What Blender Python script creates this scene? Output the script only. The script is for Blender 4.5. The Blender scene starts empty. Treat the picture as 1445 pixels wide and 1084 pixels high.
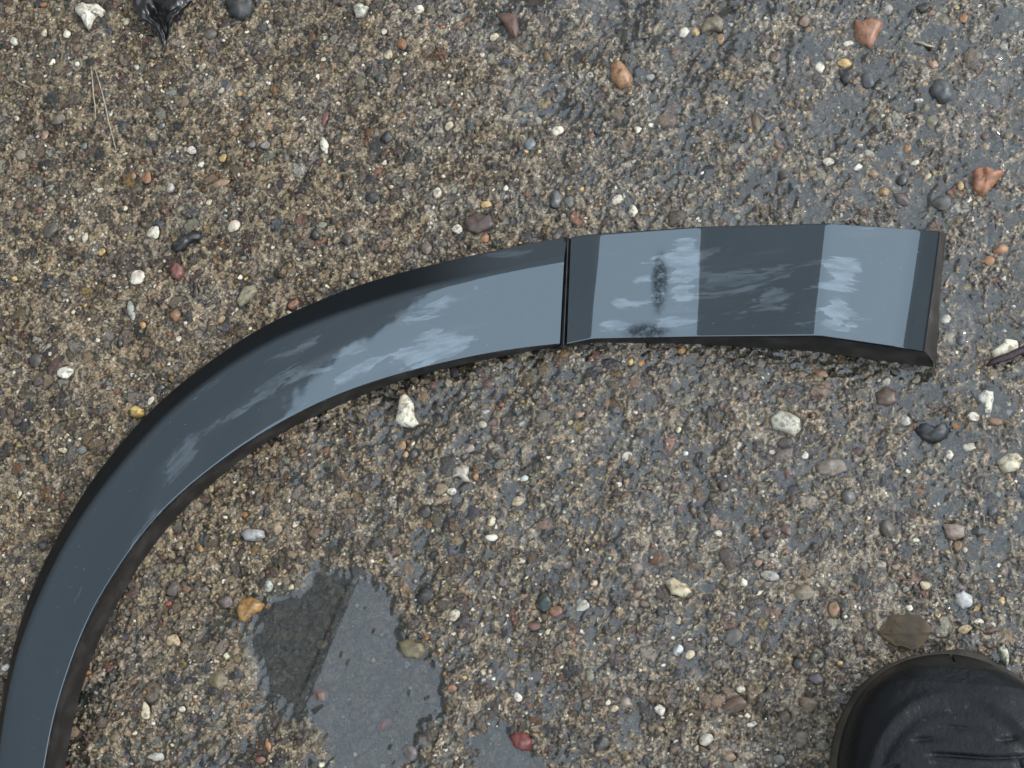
import bpy, bmesh, math, random
import numpy as np
from mathutils import Vector, Matrix, noise as mnoise

random.seed(7)
RNG = np.random.default_rng(11)
scene = bpy.context.scene
C = scene.collection

# ------------------------------------------------------------------ camera
IMG_W, IMG_H = 1445.0, 1084.0
CAM = Vector((0.130, -0.275, 0.880))
TARGET = Vector((0.0, 0.0, 0.0))
FOCAL_PX = 2290.0
cam_data = bpy.data.cameras.new("camera")
cam = bpy.data.objects.new("camera", cam_data)
C.objects.link(cam)
scene.camera = cam
_back = (CAM - TARGET).normalized()
_right = Vector((0, 1, 0)).cross(_back).normalized()
_up = _back.cross(_right).normalized()
ROT = Matrix((_right, _up, _back)).transposed()
cam.matrix_world = Matrix.Translation(CAM) @ ROT.to_4x4()
cam_data.sensor_fit = 'HORIZONTAL'
cam_data.sensor_width = 36.0
cam_data.lens = 36.0 * FOCAL_PX / IMG_W
cam_data.clip_start = 0.01
cam_data.clip_end = 200.0

# ------------------------------------------------------------------ world, sun, exposure
SUN_EL, SUN_AZ = math.radians(42), math.radians(78)      # azimuth clockwise from +Y
world = bpy.data.worlds.new("World")
scene.world = world
world.use_nodes = True
wn = world.node_tree
wn.nodes.clear()
w_out = wn.nodes.new("ShaderNodeOutputWorld")
w_bg = wn.nodes.new("ShaderNodeBackground")
w_sky = wn.nodes.new("ShaderNodeTexSky")
w_sky.sky_type = 'NISHITA'
w_sky.sun_disc = False
w_sky.sun_elevation = SUN_EL
w_sky.sun_rotation = SUN_AZ
w_sky.air_density = 1.0
w_sky.dust_density = 4.0
w_sky.ozone_density = 1.0
w_hsv = wn.nodes.new("ShaderNodeHueSaturation")
w_hsv.inputs["Saturation"].default_value = 0.42
w_bg.inputs["Strength"].default_value = 0.13
wn.links.new(w_sky.outputs[0], w_hsv.inputs["Color"])
w_cloud = wn.nodes.new("ShaderNodeMix")                    # even overcast deck over the clear sky
w_cloud.data_type = 'RGBA'
w_cloud.inputs[0].default_value = 0.80
w_cloud.inputs[7].default_value = (6.7, 7.9, 9.1, 1.0)
wn.links.new(w_hsv.outputs[0], w_cloud.inputs[6])
wn.links.new(w_cloud.outputs[2], w_bg.inputs["Color"])
wn.links.new(w_bg.outputs[0], w_out.inputs["Surface"])

sun_data = bpy.data.lights.new("sun", 'SUN')
sun_data.energy = 0.8
sun_data.angle = math.radians(12)
sun_data.color = (1.0, 0.96, 0.9)
sun = bpy.data.objects.new("sun", sun_data)
C.objects.link(sun)
sun_dir = Vector((math.sin(SUN_AZ) * math.cos(SUN_EL), math.cos(SUN_AZ) * math.cos(SUN_EL), math.sin(SUN_EL)))
sun.rotation_euler = sun_dir.to_track_quat('Z', 'Y').to_euler()

scene.view_settings.view_transform = 'Standard'
scene.view_settings.look = 'None'
scene.view_settings.exposure = 1.70
scene.view_settings.gamma = 1.0
scene.view_settings.use_curve_mapping = False
scene.cycles.max_bounces = 8
scene.cycles.transparent_max_bounces = 8

# ------------------------------------------------------------------ helpers
def at(px, py, z=0.0):
    """Place on the plane z that a spot of the photograph shows."""
    d = ROT @ Vector(((px - IMG_W / 2) / FOCAL_PX, -(py - IMG_H / 2) / FOCAL_PX, -1.0))
    return CAM + d * ((z - CAM.z) / d.z)

def to_px(P):
    """P: (n,3) array -> (n,2) photo coordinates."""
    R = np.array(ROT)
    q = (np.asarray(P) - np.array(CAM)) @ R
    return np.stack([IMG_W / 2 + FOCAL_PX * q[:, 0] / -q[:, 2], IMG_H / 2 - FOCAL_PX * q[:, 1] / -q[:, 2]], 1)

PXM = (at(900, 500) - at(800, 500)).length / 100.0       # metres per photo pixel on the ground

def tag(o, label=None, category=None, group=None, kind=None):
    if label: o["label"] = label
    if category: o["category"] = category
    if group: o["group"] = group
    if kind: o["kind"] = kind
    return o

def link(name, mesh, mat=None, parent=None, smooth=True):
    o = bpy.data.objects.new(name, mesh)
    C.objects.link(o)
    if mat is not None and len(mesh.materials) == 0:
        mesh.materials.append(mat)
    if parent is not None:
        o.parent = parent
    if smooth and len(mesh.polygons):
        mesh.polygons.foreach_set("use_smooth", np.ones(len(mesh.polygons), dtype=bool))
    return o

def empty(name, loc=(0, 0, 0)):
    o = bpy.data.objects.new(name, None)
    C.objects.link(o)
    o.location = loc
    o.empty_display_size = 0.02
    return o

def np_mesh(name, verts, quads, n=4):
    verts = np.ascontiguousarray(verts, dtype=np.float32)
    quads = np.ascontiguousarray(quads, dtype=np.int32)
    me = bpy.data.meshes.new(name)
    me.vertices.add(len(verts))
    me.vertices.foreach_set("co", verts.ravel())
    me.loops.add(quads.size)
    me.loops.foreach_set("vertex_index", quads.ravel())
    me.polygons.add(len(quads))
    me.polygons.foreach_set("loop_start", np.arange(0, quads.size, n, dtype=np.int32))
    me.polygons.foreach_set("loop_total", np.full(len(quads), n, dtype=np.int32))
    me.update(calc_edges=True)
    return me

def grid_quads(nv, nu):
    idx = np.arange(nv * nu).reshape(nv, nu)
    return np.stack([idx[:-1, :-1], idx[:-1, 1:], idx[1:, 1:], idx[1:, :-1]], -1).reshape(-1, 4)

def float_attr(me, name, vals):
    a = me.attributes.new(name, 'FLOAT', 'POINT')
    a.data.foreach_set("value", np.ascontiguousarray(vals, dtype=np.float32).ravel())

def color_attr(me, name, vals):
    a = me.attributes.new(name, 'FLOAT_COLOR', 'POINT')
    v = np.ones((len(vals), 4), dtype=np.float32)
    v[:, :3] = vals
    a.data.foreach_set("color", v.ravel())

class NT:
    """Small node-tree builder."""
    def __init__(self, name):
        self.mat = bpy.data.materials.new(name)
        self.mat.use_nodes = True
        self.t = self.mat.node_tree
        self.t.nodes.clear()
        self.out = self.n("ShaderNodeOutputMaterial")
    def n(self, typ, **kw):
        nd = self.t.nodes.new(typ)
        for k, v in kw.items():
            if hasattr(nd, k):
                setattr(nd, k, v)
        return nd
    def l(self, a, b):
        self.t.links.new(a, b)
    def val(self, sock, v):
        if isinstance(v, bpy.types.NodeSocket):
            self.l(v, sock)
        else:
            sock.default_value = v
    def math(self, op, a, b=0.0, c=None, clamp=False):
        m = self.n("ShaderNodeMath", operation=op, use_clamp=clamp)
        self.val(m.inputs[0], a); self.val(m.inputs[1], b)
        if c is not None: self.val(m.inputs[2], c)
        return m.outputs[0]
    def mix(self, f, a, b, mode='MIX'):
        m = self.n("ShaderNodeMix", data_type='RGBA', blend_type=mode)
        self.val(m.inputs[0], f)
        for s, v in ((m.inputs[6], a), (m.inputs[7], b)):
            if isinstance(v, tuple): v = (*v[:3], 1.0)
            self.val(s, v)
        return m.outputs[2]
    def ramp(self, f, lo, hi, smooth=True):
        m = self.n("ShaderNodeMapRange", clamp=True)
        m.interpolation_type = 'SMOOTHSTEP' if smooth else 'LINEAR'
        self.val(m.inputs[0], f); m.inputs[1].default_value = lo; m.inputs[2].default_value = hi
        return m.outputs[0]
    def noise(self, vec, scale, detail=4.0, rough=0.55, dist=0.0):
        m = self.n("ShaderNodeTexNoise")
        if vec is not None: self.l(vec, m.inputs["Vector"])
        m.inputs["Scale"].default_value = scale
        m.inputs["Detail"].default_value = detail
        m.inputs["Roughness"].default_value = rough
        m.inputs["Distortion"].default_value = dist
        return m.outputs["Fac"]
    def attr(self, name):
        return self.n("ShaderNodeAttribute", attribute_name=name)
    def bump(self, h, strength=0.5, distance=0.001, normal=None):
        m = self.n("ShaderNodeBump")
        m.inputs["Strength"].default_value = strength
        m.inputs["Distance"].default_value = distance
        self.l(h, m.inputs["Height"])
        if normal is not None: self.l(normal, m.inputs["Normal"])
        return m.outputs[0]
    def bsdf(self, **kw):
        b = self.n("ShaderNodeBsdfPrincipled")
        for k, v in kw.items():
            k = k.replace("_", " ")
            if isinstance(v, tuple): v = (*v[:3], 1.0)
            self.val(b.inputs[k], v)
        self.l(b.outputs[0], self.out.inputs["Surface"])
        return b

# ------------------------------------------------------------------ noise fields on the ground raster
CELL = 0.00065
X0, X1, Y0, Y1 = -0.372, 0.362, -0.300, 0.330
NX, NY = int((X1 - X0) / CELL), int((Y1 - Y0) / CELL)
gx = X0 + np.arange(NX) * CELL
gy = Y0 + np.arange(NY) * CELL
_fx = np.fft.rfftfreq(NX, CELL)[None, :]
_fy = np.fft.fftfreq(NY, CELL)[:, None]

def field(wavelength, sharp=1.0, aniso=1.0, ang=0.0):
    """Band-limited noise, unit deviation, features about `wavelength` metres across."""
    c, s = math.cos(ang), math.sin(ang)
    u, v = (_fx * c + _fy * s), (-_fx * s + _fy * c) * aniso
    f2 = (u * u + v * v) * wavelength ** 2
    flt = np.sqrt(f2 + 1e-9) * np.exp(-f2 * sharp)
    spec = np.fft.rfft2(RNG.standard_normal((NY, NX))) * flt
    r = np.fft.irfft2(spec, s=(NY, NX))
    return (r / r.std()).astype(np.float32)

def blur(a, sigma):
    f2 = (_fx ** 2 + _fy ** 2)
    return np.fft.irfft2(np.fft.rfft2(a) * np.exp(-2 * (math.pi * sigma) ** 2 * f2), s=a.shape).astype(np.float32)

def sstep(x, a, b):
    t = np.clip((x - a) / (b - a), 0, 1)
    return t * t * (3 - 2 * t)

# photo coordinates of every raster cell (z = 0), used to lay out puddles and wet zones
GX, GY = np.meshgrid(gx, gy)
_p = to_px(np.stack([GX.ravel(), GY.ravel(), np.zeros(GX.size)], 1))
PU, PV = _p[:, 0].reshape(NY, NX), _p[:, 1].reshape(NY, NX)

def poly_mask(pts):
    inside = np.zeros((NY, NX), dtype=bool)
    n = len(pts)
    for i in range(n):
        x1, y1 = pts[i]; x2, y2 = pts[(i + 1) % n]
        if y1 == y2: continue
        c = ((PV < y1) != (PV < y2)) & (PU < (x2 - x1) * (PV - y1) / (y2 - y1) + x1)
        inside ^= c
    return inside.astype(np.float32)

MM = 0.001
H = (0.9 * field(0.070) + 0.55 * field(0.022) + 0.62 * field(0.009, aniso=0.7, ang=0.9)
     + 0.50 * field(0.0042) + 0.30 * field(0.0020))
H = np.where(H > 1.1, 1.1 + (H - 1.1) * 0.35, H) - 0.3          # worn, flattened high spots

PUDDLE_BIG = [(350, 905), (365, 870), (400, 845), (440, 815), (470, 800), (505, 815), (545, 835), (556, 880),
              (562, 915), (600, 930), (618, 955), (632, 985), (622, 1003), (600, 1030), (560, 1062), (552, 1100),
              (480, 1110), (470, 1050), (440, 1010), (405, 1010), (375, 985), (358, 950)]
PUDDLE_SMALL = [(672, 1030), (690, 1018), (712, 1030), (728, 1055), (745, 1075), (735, 1120), (672, 1120), (676, 1070)]
PUDDLE_EDGE = [(80, 990), (135, 960), (165, 1010), (150, 1060), (170, 1120), (70, 1130)]
_wob = 7.0 * field(0.018) + 2.0 * field(0.007)
_pu, _pv = PU, PV
PU, PV = PU + _wob, PV + 6.0 * field(0.014)
mb = blur(poly_mask(PUDDLE_BIG), 0.0028)
ms = blur(poly_mask(PUDDLE_SMALL), 0.0022)
PU, PV = _pu, _pv
pud = np.clip(np.maximum(mb, ms) * 1.5, 0, 1)
H = H * (1 - 0.45 * pud) - (2.6 - 0.30 * field(0.011)) * pud

# ---- aggregate stones set into the slab surface
PALETTE = [((.110, .082, .058), 20), ((.150, .118, .085), 14), ((.085, .075, .068), 18), ((.120, .112, .104), 14),
           ((.030, .030, .033), 16), ((.060, .042, .036), 14), ((.48, .46, .40), 7), ((.62, .60, .54), 4),
           ((.42, .30, .13), 4), ((.26, .13, .055), 3), ((.15, .075, .055), 4), ((.24, .19, .14), 7), ((.05, .06, .075), 5)]
_cols = np.array([c for c, w in PALETTE]); _w = np.array([w for c, w in PALETTE], dtype=float); _w /= _w.sum()

def pick_colour():
    c = _cols[RNG.choice(len(_cols), p=_w)]
    return np.clip(c * RNG.uniform(0.75, 1.3) * RNG.uniform(0.92, 1.08, 3), 0.01, 0.7)

COL = np.zeros((NY, NX, 3), dtype=np.float32)
STONE = np.zeros((NY, NX), dtype=np.float32)
RIM = np.zeros((NY, NX), dtype=np.float32)
base_h = blur(H, 0.003)
def stamp(x, y, a, b, ang, colour, lift, dome):
    R = max(a, b) * 1.3
    i0, i1 = max(0, int((y - R - Y0) / CELL)), min(NY, int((y + R - Y0) / CELL) + 2)
    j0, j1 = max(0, int((x - R - X0) / CELL)), min(NX, int((x + R - X0) / CELL) + 2)
    if i1 - i0 < 2 or j1 - j0 < 2: return
    dx, dy = GX[i0:i1, j0:j1] - x, GY[i0:i1, j0:j1] - y
    c, s = math.cos(ang), math.sin(ang)
    u, v = (dx * c + dy * s) / a, (-dx * s + dy * c) / b
    th = np.arctan2(v, u)
    k1, k2, k3 = RNG.uniform(0, 6.28, 3)
    rr = 1 + 0.10 * np.sin(2 * th + k1) + 0.09 * np.sin(3 * th + k2) + 0.06 * np.sin(5 * th + k3)
    d = np.sqrt(u * u + v * v) / rr
    hs = base_h[min(NY - 1, max(0, int((y - Y0) / CELL))), min(NX - 1, max(0, int((x - X0) / CELL)))]
    top = hs + lift + dome * (1 - np.clip(d, 0, 1) ** 2.6)
    inside = (d < 1) & (top > H[i0:i1, j0:j1] - 0.5)
    H[i0:i1, j0:j1] = np.where(inside, np.maximum(top, H[i0:i1, j0:j1] - 0.25), np.where((d < 1.22) & (d >= 1), H[i0:i1, j0:j1] - 0.42, H[i0:i1, j0:j1]))
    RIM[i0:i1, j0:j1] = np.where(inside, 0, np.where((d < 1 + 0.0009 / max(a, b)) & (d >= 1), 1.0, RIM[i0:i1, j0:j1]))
    COL[i0:i1, j0:j1][inside] = colour
    STONE[i0:i1, j0:j1] = np.where(inside, np.clip((1 - d) * 6, 0.35, 1), STONE[i0:i1, j0:j1])

N_STAMP = 24000
rad = 0.00100 * (RNG.pareto(2.3, N_STAMP) + 1)
rad = np.clip(rad, 0.0008, 0.0052)
for r in np.sort(rad)[::-1] if False else rad:
    x, y = RNG.uniform(X0, X1), RNG.uniform(Y0, Y1)
    asp = RNG.uniform(0.55, 1.0)
    colr = pick_colour()
    if r > 0.0022 and colr.max() > 0.2: colr = colr * 0.35
    stamp(x, y, r, r * asp, RNG.uniform(0, 3.14), colr, RNG.uniform(-0.55, 0.22), RNG.uniform(0.15, 0.50) * min(1.6, r * 500))

# a hairline crack at the right and another by the middle
def crack(pts, depth, width):
    global H
    P = [at(*p) for p in pts]
    d = np.full((NY, NX), 1.0, dtype=np.float32)
    wob = field(0.006) * 0.0008
    for a, b in zip(P[:-1], P[1:]):
        abx, aby = b.x - a.x, b.y - a.y
        t = np.clip(((GX - a.x) * abx + (GY - a.y) * aby) / (abx ** 2 + aby ** 2), 0, 1)
        d = np.minimum(d, np.hypot(GX - a.x - t * abx, GY - a.y - t * aby + wob))
    H = H - depth * np.exp(-(d / width) ** 2)
crack([(1395, 330), (1402, 380), (1400, 425), (1406, 465)], 1.6, 0.0008)
crack([(740, 590), (727, 640), (722, 670)], 1.0, 0.0007)

# fade the raster relief to the plain sheet beyond the frame
win = (sstep(GX, X0, X0 + 0.02) * sstep(-GX, -X1, -X1 + 0.02) * sstep(GY, Y0, Y0 + 0.02) * sstep(-GY, -Y1, -Y1 + 0.02))
H = (H * win).astype(np.float32)

def ground_z(x, y):
    j = int(round((x - X0) / CELL)); i = int(round((y - Y0) / CELL))
    if 0 <= i < NY and 0 <= j < NX:
        return float(H[i, j]) * MM
    return 0.0
HB = blur(H, 0.004)
def ground_zs(x, y):
    j = int(round((x - X0) / CELL)); i = int(round((y - Y0) / CELL))
    if 0 <= i < NY and 0 <= j < NX:
        return float(HB[i, j]) * MM
    return 0.0

# ------------------------------------------------------------------ ground materials
def make_ground_material():
    m = NT("wet_exposed_aggregate_concrete")
    tc = m.n("ShaderNodeTexCoord").outputs["Object"]
    col, stn, damp = m.attr("stone_colour"), m.attr("stone"), m.attr("damp")
    big = m.noise(tc, 14, 3)
    mid = m.noise(tc, 170, 6, 0.65)
    fine = m.noise(tc, 700, 5, 0.7)
    grit = m.n("ShaderNodeTexVoronoi"); grit.inputs["Scale"].default_value = 820
    m.l(tc, grit.inputs["Vector"])
    gsep = m.n("ShaderNodeSeparateColor"); m.l(grit.outputs["Color"], gsep.inputs[0])
    paste = m.mix(m.ramp(mid, 0.36, 0.62), (.040, .032, .025), (.200, .152, .104))
    paste = m.mix(m.ramp(fine, 0.35, 0.68), m.mix(0.5, paste, (.03, .027, .024)), m.mix(0.4, paste, (.30, .245, .18)))
    greyp = m.mix(m.ramp(mid, 0.38, 0.60), (.044, .040, .037), (.180, .162, .144))
    greyp = m.mix(m.ramp(fine, 0.35, 0.68), m.mix(0.5, greyp, (.03, .029, .029)), m.mix(0.35, greyp, (.29, .255, .215)))
    paste = m.mix(m.math('MULTIPLY', m.ramp(damp.outputs["Fac"], 0.15, 0.8), 0.8), paste, greyp)
    # single sand grains
    gdark = m.ramp(gsep.outputs[0], 0.84, 0.86, False)
    glite = m.ramp(gsep.outputs[1], 0.93, 0.945, False)
    gwarm = m.ramp(gsep.outputs[2], 0.94, 0.955, False)
    paste = m.mix(m.math('MULTIPLY', gdark, 0.75), paste, (.022, .021, .022))
    paste = m.mix(m.math('MULTIPLY', glite, 0.7), paste, (.42, .39, .33))
    paste = m.mix(m.math('MULTIPLY', gwarm, 0.7), paste, (.27, .14, .06))
    paste = m.mix(m.ramp(big, 0.35, 0.7), paste, m.mix(0.35, paste, (.045, .040, .032)))
    stone_c = m.mix(m.ramp(fine, 0.3, 0.75), m.mix(1.0, col.outputs["Color"], (.62, .60, .58), 'MULTIPLY'), col.outputs["Color"])
    c = m.mix(m.ramp(stn.outputs["Fac"], 0.05, 0.5), paste, stone_c)
    ridge = m.math('ABSOLUTE', m.math('SUBTRACT', m.noise(tc, 260, 3, 0.6, 0.8), 0.5))
    crust = m.math('SUBTRACT', 1.0, m.ramp(ridge, 0.012, 0.05))
    c = m.mix(m.math('MULTIPLY', m.math('MULTIPLY', crust, m.math('SUBTRACT', 1.0, m.ramp(stn.outputs["Fac"], 0.05, 0.5))), 0.36), c, (.42, .36, .27))
    pit = m.ramp(m.noise(tc, 300, 4, 0.65), 0.55, 0.66)
    c = m.mix(m.math('MULTIPLY', m.math('MULTIPLY', pit, m.math('SUBTRACT', 1.0, m.ramp(stn.outputs["Fac"], 0.05, 0.5))), 0.75), c, (.022, .019, .016))
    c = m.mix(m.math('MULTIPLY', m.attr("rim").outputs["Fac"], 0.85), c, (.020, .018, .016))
    c = m.mix(m.math('MULTIPLY', m.attr("silt").outputs["Fac"], 0.50), c, (.018, .017, .013))
    c = m.mix(1.0, c, (.80, .735, .625), 'MULTIPLY')
    h = m.math('ADD', m.math('MULTIPLY', crust, 0.35), m.math('ADD', m.math('MULTIPLY', pit, -0.5), m.math('ADD', m.math('MULTIPLY', fine, 0.5), m.math('MULTIPLY', grit.outputs["Distance"], -0.45))))
    nrm = m.bump(h, 0.9, 0.0007)
    rough = m.math('SUBTRACT', m.math('MULTIPLY_ADD', mid, 0.35, 0.30), m.math('MULTIPLY', damp.outputs["Fac"], 0.20), clamp=True)
    m.bsdf(Base_Color=c, Roughness=rough, Normal=nrm, IOR=1.26, Coat_Weight=m.math('MULTIPLY_ADD', damp.outputs["Fac"], 0.80, -0.02, clamp=True),
           Coat_Roughness=0.06, Coat_IOR=1.42, Coat_Normal=m.bump(m.noise(tc, 420, 3, 0.6), 1.0, 0.0016))
    return m.mat
M_GROUND = make_ground_material()

# wetness: low by the wall on the left, high towards the upper right and round the puddles
damp = 0.22 + 0.55 * sstep(PU - 0.25 * PV, 250, 900) + 0.15 * field(0.05) + 0.12 * field(0.015)
damp = np.clip(np.maximum(damp, blur(pud, 0.008) * 1.4), 0, 1).astype(np.float32)

# one sheet: dense under the picture, stretched far out beyond it
far = np.array([0.03, 0.08, 0.2, 0.5, 1.2, 3.0, 8.0])
xs = np.concatenate([(X0 - far)[::-1], gx, gx[-1] + far])
ys = np.concatenate([(Y0 - far)[::-1], gy, gy[-1] + far])
K = len(far)
def pad(a, v=0.0):
    w = [(K, K), (K, K)] + [(0, 0)] * (a.ndim - 2)
    return np.pad(a, w, mode='constant', constant_values=v)
XX, YY = np.meshgrid(xs, ys)
V = np.stack([XX, YY, pad(H) * MM], -1).reshape(-1, 3)
me = np_mesh("ground", V, grid_quads(len(ys), len(xs)))
float_attr(me, "silt", pad(np.clip(np.maximum(blur(pud, 0.002) * 1.3 - 0.2, blur(pud, 0.006) * 1.3), 0, 1)))
color_attr(me, "stone_colour", pad(COL).reshape(-1, 3))
float_attr(me, "stone", pad(STONE))
float_attr(me, "damp", pad(damp, 0.3))
ground = link("ground", me, M_GROUND)
tag(ground, "wet worn concrete with exposed aggregate", kind="structure")

# ------------------------------------------------------------------ standing water
def make_water_material():
    m = NT("standing_water")
    fr = m.n("ShaderNodeFresnel"); fr.inputs["IOR"].default_value = 1.60
    tr = m.n("ShaderNodeBsdfTransparent"); tr.inputs["Color"].default_value = (.88, .89, .86, 1)
    gl = m.n("ShaderNodeBsdfGlossy"); gl.inputs["Roughness"].default_value = 0.015
    mx = m.n("ShaderNodeMixShader")
    m.l(fr.outputs[0], mx.inputs[0]); m.l(tr.outputs[0], mx.inputs[1]); m.l(gl.outputs[0], mx.inputs[2])
    m.l(mx.outputs[0], m.out.inputs["Surface"])
    return m.mat
M_WATER = make_water_material()

ST = 2                                                  # water raster step
Hc = H[::ST, ::ST]; Xc, Yc = GX[::ST, ::ST], GY[::ST, ::ST]
HBc = HB[::ST, ::ST]
def water_sheet(name, level, keep, parent=None):
    """level in mm. The surface climbs a little where grains stand in it; dry cells are dropped."""
    clim = 0.42 * np.exp(-np.clip(level - Hc, -0.6, 6) / 0.16)
    W = level + np.minimum(clim, 0.6)
    ok = (level > Hc - 0.55) & keep
    cell = ok[:-1, :-1] | ok[1:, :-1] | ok[:-1, 1:] | ok[1:, 1:]
    q = grid_quads(*W.shape)[cell.ravel()]
    used, inv = np.unique(q, return_inverse=True)
    V = np.stack([Xc, Yc, W * MM], -1).reshape(-1, 3)[used]
    me = np_mesh(name, V, inv.reshape(-1, 4))
    return link(name, me, M_WATER, parent)

mbc, msc = mb[::ST, ::ST], ms[::ST, ::ST]
tag(water_sheet("puddle", np.full_like(Hc, -1.35), mbc > 0.03),
    "larger shallow puddle mirroring sky and wall, below the arch", kind="structure")
tag(water_sheet("puddle", np.full_like(Hc, -1.15), (msc > 0.03) & (mbc <= 0.03)),
    "small puddle at the bottom edge beside a red stone", kind="structure")
PUc, PVc = PU[::ST, ::ST], PV[::ST, ::ST]
wetz = np.maximum.reduce([
    sstep(PUc - 0.9 * PVc, 480, 900),
    0.85 * np.exp(-(((PUc - 640) / 190) ** 2 + ((PVc - 610) / 150) ** 2)),
    0.75 * np.exp(-(((PUc - 560) / 260) ** 2 + ((PVc - 1000) / 140) ** 2)),
    0.55 * np.exp(-(((PUc - 900) / 260) ** 2 + ((PVc - 720) / 200) ** 2)),
    0.45 * np.exp(-(((PUc - 130) / 90) ** 2 + ((PVc - 1040) / 90) ** 2))])
lev = blur(H, 0.007)[::ST, ::ST] - 1.18 + 0.72 * wetz + (0.40 * field(0.03) + 0.42 * field(0.012, aniso=0.6, ang=0.9))[::ST, ::ST] * (0.35 + 0.65 * wetz)
lev = blur(np.kron(lev, np.ones((ST, ST)))[:NY, :NX] if False else np.repeat(np.repeat(lev, ST, 0), ST, 1)[:NY, :NX], 0.003)[::ST, ::ST]
tag(water_sheet("water_film", lev, (wetz > 0.12) & (mbc < 0.04) & (msc < 0.04)),
    "thin film of rain water filling the pits of the concrete", kind="structure")

# ------------------------------------------------------------------ house wall the gloss surfaces mirror
def wall_material():
    m = NT("grey_render")
    tc = m.n("ShaderNodeTexCoord").outputs["Object"]
    n1, n2 = m.noise(tc, 1.3, 5), m.noise(tc, 60, 4)
    c = m.mix(m.ramp(n1, 0.3, 0.7), (.23, .24, .245), (.29, .295, .30))
    m.bsdf(Base_Color=c, Roughness=0.85, Normal=m.bump(n2, 0.4, 0.004))
    return m.mat
M_WALL = wall_material()
def box_mesh(name, sx, sy, sz, bev=0.0):
    bm = bmesh.new()
    bmesh.ops.create_cube(bm, size=1.0, matrix=Matrix.Diagonal((sx, sy, sz, 1)))
    if bev: bmesh.ops.bevel(bm, geom=bm.edges[:], offset=bev, segments=2, affect='EDGES')
    me = bpy.data.meshes.new(name); bm.to_mesh(me); bm.free()
    return me
WALL_H = 3.2
mirror = Vector((CAM.x, CAM.y, -CAM.z))
def mirrored(px, py):
    p = at(px, py, -0.0014)
    return mirror + (p - mirror) * ((CAM.z + WALL_H) / CAM.z)
wa, wb = mirrored(490, 860), mirrored(440, 980)
wdir = (wa - wb); wdir.z = 0; wdir.normalize()
wnor = Vector((wdir.y, -wdir.x, 0))
wall_root = empty("house_wall", (wa.x, wa.y, 0))
wall_root.rotation_euler = (0, 0, math.atan2(wdir.y, wdir.x))
tag(wall_root, "tall grey rendered wall left of the frame, mirrored in the puddle and the gloss trim", "wall")
for nm, size, loc in (("wall_face", (9.0, 0.22, WALL_H - 0.08), (0.5, 0.11 + 0.003, (WALL_H - 0.08) / 2)),
                      ("coping", (9.006, 0.226, 0.078), (0.5, 0.113, WALL_H - 0.039))):
    o = link(nm, box_mesh(nm, *size, bev=0.006), M_WALL, wall_root, smooth=False)
    o.location = loc

# ------------------------------------------------------------------ wheel arch trim
def resample(pts, n):
    """Smooth curve (Catmull-Rom, chord parametrised) through photo points, n samples evenly along it."""
    P = np.array(pts, dtype=float)
    d = np.r_[0, np.cumsum(np.linalg.norm(np.diff(P, axis=0), axis=1))]
    t = np.linspace(0, d[-1], n * 4)
    out = np.empty((n * 4, P.shape[1]))
    T = np.gradient(P, d, axis=0)
    k = np.clip(np.searchsorted(d, t, side='right') - 1, 0, len(P) - 2)
    hseg = (d[k + 1] - d[k]); s = ((t - d[k]) / hseg)[:, None]; hseg = hseg[:, None]
    out = ((2 * s**3 - 3 * s**2 + 1) * P[k] + (s**3 - 2 * s**2 + s) * hseg * T[k]
           + (-2 * s**3 + 3 * s**2) * P[k + 1] + (s**3 - s**2) * hseg * T[k + 1])
    for _ in range(2):                                            # calm the hand-traced wobble
        w = 2 * n // 12
        ker = np.hanning(2 * w + 3)[1:-1]; ker /= ker.sum()
        ext = np.vstack([2 * out[0] - out[1:w + 1][::-1], out, 2 * out[-1] - out[-w - 1:-1][::-1]])
        out = np.stack([np.convolve(ext[:, i], ker, 'valid') for i in range(P.shape[1])], 1)
    dd = np.r_[0, np.cumsum(np.linalg.norm(np.diff(out, axis=0), axis=1))]
    return np.stack([np.interp(np.linspace(0, dd[-1], n), dd, out[:, i]) for i in range(P.shape[1])], 1)

OUTER = [(30, 1500), (-6, 1370), (-20, 1250), (-19, 1180), (-14, 1110), (0, 1007), (7, 965), (21, 903), (38, 847), (59, 799), (80, 758), (99, 725),
         (125, 682), (156, 642), (194, 597), (242, 550), (294, 511), (346, 474), (415, 438), (480, 411), (549, 388),
         (618, 371), (688, 355), (757, 341), (800, 334)]
BOUND = [(42, 1500), (4, 1370), (-9, 1250), (-10, 1180), (-8, 1110), (5, 1003), (24, 917), (52, 847), (85, 778), (114, 730), (138, 696), (173, 653),
         (225, 594), (277, 549), (329, 511), (381, 481), (443, 454), (500, 434), (549, 418), (629, 397), (688, 384), (774, 369), (796, 366)]
INNER = [(112, 1500), (68, 1370), (50, 1250), (51, 1160), (62, 1084), (73, 1020), (88, 968), (107, 913), (131, 858), (163, 806), (194, 761),
         (239, 709), (294, 663), (346, 625), (398, 594), (450, 567), (500, 547), (549, 531), (618, 513), (688, 498), (740, 490), (790, 485)]
BOTTOM = [(150, 1500), (102, 1370), (82, 1250), (82, 1160), (93, 1084), (104, 1020), (118, 965), (138, 910), (163, 858), (194, 806), (225, 760),
          (266, 714), (312, 673), (360, 636), (415, 603), (480, 573), (530, 551), (584, 533), (640, 519), (688, 509), (740, 498), (790, 491)]
NS = 520
oP, bP, iP, gP = (resample(c, NS) for c in (OUTER, BOUND, INNER, BOTTOM))
tS = np.linspace(0, 1, NS)
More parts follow.
